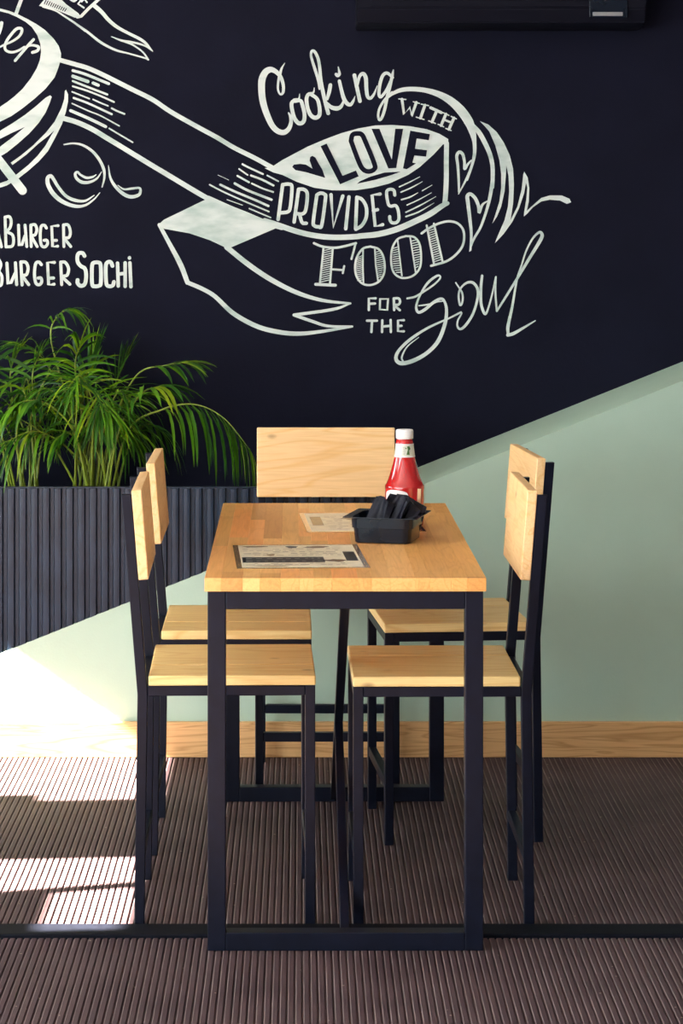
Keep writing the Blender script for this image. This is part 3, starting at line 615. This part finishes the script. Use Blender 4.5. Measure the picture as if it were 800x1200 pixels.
# ------------------------------------------------------------------ chairs
CW, CD, TB = 0.385, 0.385, 0.022
def make_chair():
    root = empty('dining_chair', (0, 0, 0)); h = CW/2
    for s in (-1, 1):
        yc = s*(h-TB/2)
        bar('leg', [(TB/2-0.007, yc, 0), (TB/2, yc, 0.5), (TB/2-0.035, yc, 0.932)], TB, TB, M['metal'], root)
        bar('leg', [(CD-TB/2, yc, 0), (CD-TB/2, yc, 0.519)], TB, TB, M['metal'], root)
    bm = bmesh.new(); z0, z1 = 0.497, 0.5185
    for s in (-1, 1): box_bm(bm, TB, CD-TB, s*(h-TB/2)-TB/2, s*(h-TB/2)+TB/2, z0, z1, 0.0015, 1)
    box_bm(bm, 0.001, TB-0.001, -h+TB, h-TB, z0, z1, 0.0015, 1); box_bm(bm, CD-TB, CD, -h+TB, h-TB, z0, z1, 0.0015, 1)
    link('seat_frame', bm_mesh('seat_frame', bm), M['metal'], root)
    b1 = box('seat_board', TB+0.002, CD+0.001, h-0.255, h+0.001, 0.519, 0.541, M['seat'], root, 0.003)
    b2 = box('seat_board', TB+0.002, CD+0.001, -h-0.001, h-0.257, 0.519, 0.541, M['seat'], root, 0.003)
    for xx in (TB/2-0.0055, CD-TB/2):
        box('stretcher', xx-0.01, xx+0.01, -h+TB, h-TB, 0.138, 0.162, M['metal'], root, 0.0015, 1)
    # backrest board lies on the front of the leaning posts
    bk = box('backrest', 0, 0.022, -h-0.002, h+0.002, 0, 0.195, M['back'], root, 0.0025)
    lean = math.atan2(0.035, 0.432); zb_ = 0.748
    bk.location = (TB-0.035*(zb_-0.5)/0.432+0.0006, 0, zb_); bk.rotation_euler = (0, -lean, 0)
    return root
GC = 'matching chairs at the table'
spots = [((-0.357, 5.3645), 1.2, 'pine and black metal chair on the left side, nearest the viewer'),
         ((-0.360, 5.940), 0.4, 'pine and black metal chair on the left side, nearer the planter'),
         ((0.497, 5.3575), 180.6, 'pine and black metal chair on the right side, nearest the viewer'),
         ((0.5736, 6.064), 184.8, 'pine and black metal chair on the right side, nearer the wall'),
         ((0.0715, 6.755), -90, 'pine and black metal chair at the far end, its back to the wall')]
proto = make_chair()
for i, ((X, Y), ang, lab) in enumerate(spots):
    o = proto if i == 0 else copy_tree(proto)
    o.location = (X, Y, 0.0); o.rotation_euler = (0, 0, R(ang)); tag(o, lab, 'chair', GC)
    if ang > 90:           # the wide seat board faces the viewer on both sides
        pass

# ------------------------------------------------------------------ table
tb = empty('table', (0.0915, 5.6565, 0), R(0.2)); tag(tb, 'butcher-block pine table on black square steel frames', 'table')
TW, TL, TH, TT, SQ = 0.588, 1.339, 0.78, 0.028, 0.038
ns = 15; sw = TW/ns; edges_x = [-TW/2]
rnd = random.Random(3)
for i in range(1, ns): edges_x.append(-TW/2+i*sw+rnd.uniform(-0.009, 0.009))
edges_x.append(TW/2)
for a0, a1 in zip(edges_x, edges_x[1:]):
    o = box('stave', a0, a1, -TL/2, TL/2, TH-TT, TH, M['stave'], tb, 0.0006, 1)
hw, hl = TW/2-0.006, TL/2-0.006
zt_ = TH-TT
for s in (-1, 1):
    yc = s*(hl-SQ/2)
    for t in (-1, 1):
        box('leg', t*hw-(SQ if t > 0 else 0), t*hw+(SQ if t < 0 else 0), yc-SQ/2, yc+SQ/2, 0.0, zt_, M['metal'], tb, 0.002)
    box('top_rail', -hw+SQ, hw-SQ, yc-SQ/2, yc+SQ/2, zt_-SQ, zt_, M['metal'], tb, 0.002)
    box('bottom_rail', -hw+SQ, hw-SQ, yc-SQ/2, yc+SQ/2, 0.0, SQ, M['metal'], tb, 0.002)
    box('side_rail', s*hw-(SQ if s > 0 else 0), s*hw+(SQ if s < 0 else 0), -hl+SQ, hl-SQ, zt_-SQ, zt_, M['metal'], tb, 0.002)
yA, yB = -hl+SQ, hl-SQ
pA, pB = Vector((0, yA, zt_-0.03)), Vector((0, yB, SQ/2))
pm = pA.lerp(pB, 0.56)
bar('brace', [pA, pB], 0.02, 0.026, M['metal'], tb, up='y')
bar('brace', [pm, (0, yA+0.002, SQ/2)], 0.02, 0.026, M['metal'], tb, up='y')

# ------------------------------------------------------------------ things on the table
def slab(name, w_x, d_y, th, m, parent=None): return box(name, -w_x/2, w_x/2, -d_y/2, d_y/2, 0, th, m, parent, 0.0006, 1)
def make_menu(loc, ang, label, seed, band):
    rn = random.Random(seed); W_, D_ = 0.275, 0.365
    e = empty('menu_card', loc, R(ang)); tag(e, label, 'menu')
    slab('laminate', W_+0.012, D_+0.012, 0.0012, M['film'], e)
    sh = slab('sheet', W_-0.012, D_-0.02, 0.0017, M['menu'], e)
    def quads(name, rects, m, z):
        bm = bmesh.new()
        for x0, x1, y0, y1 in rects:
            bm.faces.new([bm.verts.new((x, y, z)) for x, y in ((x0, y0), (x1, y0), (x1, y1), (x0, y1))])
        me = bpy.data.meshes.new(name); bm.to_mesh(me); bm.free(); return link(name, me, m, e)
    if band: quads('print_band', [(-0.128, 0.052, -0.105, -0.02)], M['ink'], 0.0019)
    quads('print_block', [(0.100, 0.126, -0.085, 0.06)] if band else [(-0.122, -0.095, -0.07, 0.10)], M['ink'] if band else M['ink3'], 0.0019)
    # ragged picture patches
    def blob(name, cx, cy, rx, ry, m):
        bm = bmesh.new(); k = 14
        vs_ = [bm.verts.new((cx+rx*math.cos(2*math.pi*i/k)*rn.uniform(.6, 1.1), cy+ry*math.sin(2*math.pi*i/k)*rn.uniform(.6, 1.1), 0.0018)) for i in range(k)]
        bm.faces.new(vs_); me = bpy.data.meshes.new(name); bm.to_mesh(me); bm.free(); link(name, me, m, e)
    if band:
        blob('print_picture', -0.095, 0.150, 0.035, 0.014, M['ink2']); blob('print_picture', -0.01, 0.14, 0.016, 0.022, M['ink'])
        blob('print_picture', 0.045, 0.14, 0.032, 0.020, M['ink2']); blob('print_picture', -0.062, 0.015, 0.012, 0.02, M['ink3'])
        blob('print_picture', 0.076, -0.08, 0.024, 0.022, M['ink2']); blob('print_picture', -0.07, -0.16, 0.05, 0.008, M['ink3'])
    else:
        blob('print_picture', 0.0, 0.06, 0.05, 0.03, M['ink3']); blob('print_picture', 0.05, 0.08, 0.04, 0.03, M['ink3'])
    rows = []
    for y in [0.11, 0.085, 0.06, 0.035, 0.01, -0.12, -0.14] + ([] if band else [-0.03, -0.06, -0.09]):
        x = -0.122 if band else -0.085
        while x < 0.09:
            l = rn.uniform(0.006, 0.022)
            if rn.random() < 0.72: rows.append((x, x+l, y-0.003, y+rn.uniform(0.0, 0.003)))
            x += l+rn.uniform(0.003, 0.01)
    quads('print_text', rows, M['ink2'] if band else M['ink3'], 0.0021)
    if band:
        rows = []
        for y in (-0.045, -0.085):
            x = -0.12
            while x < 0.04:
                l = rn.uniform(0.005, 0.014); rows.append((x, x+l, y-0.004, y+0.004)); x += l+rn.uniform(0.006, 0.014)
        quads('print_text', rows, M['tan'], 0.0022)
    return e
make_menu((-0.003, 5.312, TH), 3.0, 'laminated menu with a black band at the near end of the table', 5, True)
make_menu((0.149, 5.92, TH), 3.0, 'pale laminated menu at the far end, partly behind the black tray', 9, False)

# black tray
def rrect(w_, d_, r, n=5):
    out = []
    for cx, cy, a0 in ((w_/2-r, d_/2-r, 0), (-w_/2+r, d_/2-r, 90), (-w_/2+r, -d_/2+r, 180), (w_/2-r, -d_/2+r, 270)):
        for k in range(n+1):
            a = R(a0+90*k/n); out.append((cx+r*math.cos(a), cy+r*math.sin(a)))
    return out
tray = empty('napkin_tray', (0.203, 5.585, TH), R(-14)); tray.scale = (1.1, 1.1, 1.04); tag(tray, 'small black plastic tray holding black napkins by the bottle', 'tray')
def loft(name, secs, m, parent, cap0=True, cap1=True):
    bm = bmesh.new(); rings = [[bm.verts.new((x, y, z)) for x, y in rrect(w_, d_, r)] for w_, d_, r, z in secs]
    n = len(rings[0])
    for r0, r1 in zip(rings, rings[1:]):
        for k in range(n): bm.faces.new((r0[k], r0[(k+1) % n], r1[(k+1) % n], r1[k]))
    if cap0: bm.faces.new(rings[0][::-1])
    if cap1: bm.faces.new(rings[-1])
    o = link(name, bm_mesh(name, bm, True), m, parent); o.data.set_sharp_from_angle(angle=R(35)); return o
loft('body', [(0.112, 0.112, 0.012, 0.0), (0.120, 0.120, 0.016, 0.002), (0.126, 0.126, 0.018, 0.033), (0.1315, 0.1315, 0.018, 0.034), (0.134, 0.134, 0.018, 0.056),
              (0.131, 0.131, 0.017, 0.056), (0.1285, 0.1285, 0.017, 0.035), (0.122, 0.122, 0.017, 0.032), (0.116, 0.116, 0.014, 0.004)], M['plastic'], tray)
bm = bmesh.new()
secs = [(0.133, 0.133, 0.018, 0.055), (0.160, 0.160, 0.004, 0.058), (0.160, 0.160, 0.004, 0.0595), (0.130, 0.130, 0.018, 0.0575)]
loft('rim', secs+[secs[0]], M['plastic'], tray, False, False)

# black napkins in the tray
def napkin(loc, size, rot, seed, label):
    w_, h_, th = size; rn = random.Random(seed); nx, nz = 10, 8; bm = bmesh.new()
    ph = rn.uniform(0, 6)
    def P(i, k, side):
        u, v = i/nx-.5, k/nz
        wob = 0.006*math.sin(6*u+ph+3*v)*v+0.004*math.sin(13*u+ph*2)*v
        top = v*h_*(1-0.10*abs(u+0.2*math.sin(ph))*2)
        return Vector((u*w_*(1-0.1*v), wob+side*th/2*(1-0.4*v), top))
    g = {}
    for s in (-1, 1):
        for i in range(nx+1):
            for k in range(nz+1): g[s, i, k] = bm.verts.new(P(i, k, s))
        for i in range(nx):
            for k in range(nz):
                f = (g[s, i, k], g[s, i+1, k], g[s, i+1, k+1], g[s, i, k+1]); bm.faces.new(f if s < 0 else f[::-1])
    for i in range(nx):
        for k in (0, nz): bm.faces.new((g[-1, i, k], g[-1, i+1, k], g[1, i+1, k], g[1, i, k]))
    for k in range(nz):
        for i in (0, nx): bm.faces.new((g[-1, i, k], g[-1, i, k+1], g[1, i, k+1], g[1, i, k]))
    o = link('napkin', bm_mesh('napkin', bm), M['paper_black']); o.location = loc; o.rotation_euler = tuple(R(v) for v in rot)
    tag(o, label, 'napkin', 'black folded napkins in the tray'); return o
zt2 = TH+0.02
napkin((0.172, 5.585, zt2), (0.058, 0.085, 0.008), (-12, 14, -30), 1, 'black folded napkin at the left of the tray')
napkin((0.196, 5.590, zt2), (0.062, 0.096, 0.008), (-16, 22, -42), 2, 'black folded napkin leaning in the middle of the tray')
napkin((0.214, 5.600, zt2), (0.070, 0.088, 0.009), (-20, 28, -38), 3, 'black folded napkin at the right front of the tray')
napkin((0.238, 5.625, zt2), (0.085, 0.080, 0.010), (-8, 18, -12), 4, 'black folded napkin at the back right, against the bottle')
stk = box('wooden_stick', -0.004, 0.004, -0.001, 0.001, 0, 0.105, M['stick'], None, 0.0004, 1)
stk.location = (0.277, 5.648, TH+0.008); stk.rotation_euler = (0, R(2), 0)
tag(stk, 'short pale wooden stick standing at the right of the tray', 'stick')

# ketchup bottle
bt = empty('ketchup_bottle', (0.2525, 5.80, TH), R(20)); bt.scale = (1, 1, 0.96); tag(bt, 'red ketchup bottle with white cap behind the black tray', 'bottle')
prof = [(0.030, 0.0), (0.040, 0.003), (0.0455, 0.012), (0.0475, 0.03), (0.0475, 0.098), (0.0482, 0.104), (0.0475, 0.110), (0.0445, 0.114), (0.0395, 0.127), (0.0335, 0.147), (0.0285, 0.165), (0.0248, 0.182), (0.0228, 0.20), (0.0215, 0.214), (0.0205, 0.221), (0.0185, 0.224), (0.0185, 0.23)]
lathe('bottle_body', prof, M['ketchup'], bt)
lathe('cap', [(0.0185, 0.2265), (0.0208, 0.2275), (0.0213, 0.229), (0.0213, 0.246), (0.0205, 0.2495), (0.0185, 0.2505)], M['cap'], bt, 40)
lathe('neck_ring', [(0.0195, 0.2225), (0.0208, 0.2235), (0.0195, 0.2245)], M['ketchup'], bt, 40, close=False)
lathe('neck_label', [(0.0251, 0.1845), (0.0232, 0.2), (0.0219, 0.2135)], M['label'], bt, close=False)
lathe('neck_label_border', [(0.0256, 0.1818), (0.0255, 0.1845), (0.0252, 0.1846)], M['cap'], bt, close=False)
lathe('neck_label_border', [(0.0222, 0.2125), (0.0219, 0.2150), (0.0213, 0.2152)], M['cap'], bt, close=False)
def on_bottle(name, pts, m, rz, zc, lift_=0.0004):
    """flat print wrapped round the bottle: pts = (angle in degrees from facing -y, height offset)"""
    bm = bmesh.new(); vs_ = []
    for ang, z in pts:
        zz = zc+z; r = next(p[0]+(q[0]-p[0])*(zz-p[1])/(q[1]-p[1]) for p, q in zip(prof, prof[1:]) if p[1] <= zz <= q[1])+lift_
        th = R(-90+ang)+rz
        vs_.append(bm.verts.new((r*math.cos(th), r*math.sin(th), zz)))
    c = bm.verts.new(sum((v.co for v in vs_), Vector())/len(vs_)*1.0)
    rr = math.hypot(c.co.x, c.co.y); k = max(math.hypot(v.co.x, v.co.y) for v in vs_)/rr; c.co.x *= k; c.co.y *= k
    for i in range(len(vs_)): bm.faces.new((vs_[i], vs_[(i+1) % len(vs_)], c))
    me = bpy.data.meshes.new(name); bm.to_mesh(me); bm.free(); return link(name, me, m, bt)
z_ = R(-20)
on_bottle('label_print', [(8, -0.010), (26, -0.011), (24, 0.0), (34, 0.004), (26, 0.011), (12, 0.010), (16, 0.002)], M['leafmark'], z_, 0.199, 0.0016)
on_bottle('label_print', [(2, 0.004), (9, 0.0045), (9, 0.007), (2, 0.007)], M['leafmark'], z_, 0.199, 0.0016)
for s in range(4): on_bottle('label_print', [(-14, -0.009+s*0.005), (2, -0.009+s*0.005), (2, -0.0075+s*0.005), (-14, -0.0075+s*0.005)], M['tan'], z_, 0.199, 0.0016)
# front label: pale arch-topped label low on the body
bm = bmesh.new(); nA = 24; cols = []
for i in range(nA+1):
    ang = -70+78*i/nA; t = (ang+31)/39; top = 0.090+0.012*math.sqrt(max(0, 1-t*t))
    th = R(-90+ang)+z_; cols.append([bm.verts.new((0.0481*math.cos(th), 0.0481*math.sin(th), z)) for z in (0.02, 0.06, top)])
for c0, c1 in zip(cols, cols[1:]):
    for k in range(2): bm.faces.new((c0[k], c1[k], c1[k+1], c0[k+1]))
link('front_label', bm_mesh('front_label', bm, True), M['cap'], bt)

# ------------------------------------------------------------------ palms in the planter
def leaflet(bm_parent, base, d, up, L_, wd, droop, rn, name='leaflet'):
    n = 5; bm = bmesh.new(); side = d.cross(up)
    if side.length < 1e-3: side = Vector((1, 0, 0))
    side.normalize(); p = base.copy(); dirv = d.normalized(); rows = []
    for i in range(n+1):
        t = i/n; wv = wd*(0.35+2.6*t*(1-t)+0.12*(1-t)) * (1 if t < 1 else 0.05)
        wv = wd*max(0.06, math.sin(math.pi*min(1, 0.12+0.88*t))**0.7)
        nrm = side.cross(dirv).normalized()
        rows.append([p-side*wv/2+nrm*wv*0.12, p-nrm*wv*0.06, p+side*wv/2+nrm*wv*0.12])
        dirv = (dirv+Vector((0, 0, -1))*droop/n).normalized(); p = p+dirv*L_/n
    vr = []
    for r in rows:
        vv = []
        for q in r:
            q.y = min(q.y, WB-0.012); vv.append(bm.verts.new(q))
        vr.append(vv)
    for r0, r1 in zip(vr, vr[1:]):
        for k in range(2): bm.faces.new((r0[k], r0[k+1], r1[k+1], r1[k]))
    me = bpy.data.meshes.new(name); bm.to_mesh(me); bm.free()
    for p_ in me.polygons: p_.use_smooth = True
    return link(name, me, M['leaf'], bm_parent)
def frond(palm, pts, rn, L_, nl, start=0.4, droop=1.1, wd=0.013, spread=0.9, rad=0.0042):
    pts = [Vector(p) for p in pts]
    P = [2*pts[0]-pts[1]]+pts+[2*pts[-1]-pts[-2]]; cur = []
    for i in range(1, len(P)-2):
        for s in range(8):
            t = s/8; a, b, c, d = P[i-1:i+3]
            cur.append(0.5*((2*b)+(c-a)*t+(2*a-5*b+4*c-d)*t*t+(3*b-a-3*c+d)*t**3))
    cur.append(pts[-1])
    for q in cur: q.y = min(q.y, WB-0.02)
    bm = bmesh.new(); n = len(cur)
    tube_bm(bm, cur, [rad*(1-0.75*i/(n-1)) for i in range(n)], 6)
    st_ = link('frond', bm_mesh('frond', bm, True), M['stem'], palm)
    for j in range(nl):
        t = start+(1-start)*(j+0.5)/nl; fi = t*(n-1); i = min(int(fi), n-2); base = cur[i].lerp(cur[i+1], fi-i)
        tan = (cur[i+1]-cur[i]).normalized()
        sd = tan.cross(Vector((0, 0, 1)))
        if sd.length < 0.2: sd = Vector((1, 0, 0))
        sd.normalize(); upv = sd.cross(tan).normalized()
        env = 0.45+0.9*math.sin(math.pi*min(1, 0.18+0.78*(j/nl)))**0.8
        for s in (-1, 1):
            d = tan*(0.75+0.5*(j/nl))+sd*s*spread+upv*0.25+Vector((rn.uniform(-.12, .12), rn.uniform(-.12, .12), rn.uniform(-.1, .1)))
            leaflet(st_, base, d, upv, L_*env*rn.uniform(.85, 1.12)*0.8, wd*rn.uniform(.8, 1.15), droop*rn.uniform(.7, 1.3), rn)
    leaflet(st_, cur[-1], (cur[-1]-cur[-2]), Vector((0, 0, 1)), L_*0.5, wd*0.7, droop*0.5, rn)
PZ = PT-0.05
def palm(label, X, Y, seed, guides, nrand, xr):
    rn = random.Random(seed); e = empty('palm_plant', (X, Y, PZ)); tag(e, label, 'plant', 'palms in the planter')
    inv = Vector((X, Y, PZ))
    def loc(p): return Vector(p)-inv
    def fr_(pts, **k):
        # build in world space, then hang under the plant
        n0 = set(o.name for o in C.objects)
        frond(e, pts, rn, **k)
    for pts, k in guides: fr_([at(a, b, y) for a, b, y in pts], **k)
    for i in range(nrand):
        bx_ = X+rn.uniform(-.05, .05); by = Y+rn.uniform(-.04, .04); tx = rn.uniform(*xr); hgt = rn.uniform(0.19, 0.37); ty = rn.uniform(-0.16, 0.12)
        p0 = (bx_, by, PZ+0.005); p1 = (bx_+tx*0.25, by+ty*0.3, PZ+hgt*0.65); p2 = (bx_+tx*0.65, by+ty*0.7, PZ+hgt); p3 = (bx_+tx, by+ty, PZ+hgt*rn.uniform(0.82, 1.05))
        fr_([p0, p1, p2, p3], L_=rn.uniform(0.12, 0.19), nl=rn.randint(7, 8), start=0.52, droop=rn.uniform(.7, 2.2), wd=rn.uniform(.006, .011))
    # parts were built in world coordinates: keep them there by the inverse of the plant's placement
    for ch in e.children: ch.matrix_parent_inverse = Matrix.Translation(-inv)
    return e
G1 = [([(128, 590, 7.02), (150, 505, 6.98), (190, 480, 6.95), (228, 474, 6.92), (262, 490, 6.90), (292, 526, 6.88)], dict(L_=0.21, nl=15, start=0.40, droop=5.0, wd=0.0115, spread=0.6)),
      ([(118, 590, 7.05), (132, 500, 7.03), (160, 440, 7.0), (195, 428, 6.98), (222, 424, 6.97)], dict(L_=0.14, nl=9, start=0.6, droop=1.0, wd=0.012)),
      ([(112, 590, 7.08), (118, 500, 7.1), (135, 450, 7.12), (146, 425, 7.12)], dict(L_=0.16, nl=8, start=0.55, droop=0.4, wd=0.012)),
      ([(125, 590, 7.0), (138, 510, 6.96), (165, 462, 6.92), (192, 452, 6.9)], dict(L_=0.16, nl=9, start=0.5, droop=1.5, wd=0.014)),
      ([(108, 590, 7.1), (95, 500, 7.12), (102, 450, 7.14), (110, 425, 7.15)], dict(L_=0.17, nl=8, start=0.6, droop=0.25, wd=0.012, spread=0.5))]
G2 = [([(104, 590, 7.04), (85, 490, 7.06), (60, 400, 7.08), (68, 370, 7.08), (84, 362, 7.08)], dict(L_=0.13, nl=8, start=0.55, droop=1.6, wd=0.009)),
      ([(106, 590, 6.98), (88, 510, 6.95), (58, 475, 6.92), (30, 470, 6.9), (8, 480, 6.9)], dict(L_=0.13, nl=8, start=0.55, droop=1.9, wd=0.014)),
      ([(100, 590, 7.02), (60, 520, 7.0), (25, 492, 6.98), (-5, 490, 6.96)], dict(L_=0.14, nl=7, start=0.6, droop=1.4, wd=0.012)),
      ([(98, 590, 7.1), (80, 480, 7.12), (50, 420, 7.14), (25, 405, 7.14)], dict(L_=0.15, nl=9, start=0.5, droop=1.0, wd=0.011)),
      ([(100, 590, 7.06), (96, 490, 7.05), (88, 430, 7.03), (95, 400, 7.02)], dict(L_=0.16, nl=9, start=0.5, droop=1.3, wd=0.011))]
G3 = [([(30, 590, 7.0), (20, 520, 6.98), (25, 480, 6.95), (45, 468, 6.92)], dict(L_=0.12, nl=7, start=0.6, droop=1.7, wd=0.014)),
      ([(22, 590, 7.02), (5, 520, 7.0), (-15, 470, 6.98), (-40, 455, 6.97)], dict(L_=0.15, nl=8, start=0.5, droop=1.4, wd=0.013)),
      ([(26, 590, 7.08), (18, 500, 7.1), (12, 440, 7.1), (20, 415, 7.1)], dict(L_=0.15, nl=9, start=0.5, droop=0.9, wd=0.011)),
      ([(34, 590, 7.05), (42, 510, 7.05), (38, 440, 7.06), (50, 410, 7.06)], dict(L_=0.14, nl=9, start=0.5, droop=1.0, wd=0.011))]
palm('feathery green palm at the right, one frond arching towards the chair', at(122, 590, 7.03).x, 7.03, 11, G1, 12, (-0.16, 0.13))
palm('feathery green palm in the middle of the planter', at(102, 590, 7.05).x, 7.05, 12, G2, 12, (-0.25, 0.15))
palm('feathery green palm at the left edge of the photo', at(28, 590, 7.03).x, 7.03, 13, G3, 12, (-0.22, 0.2))
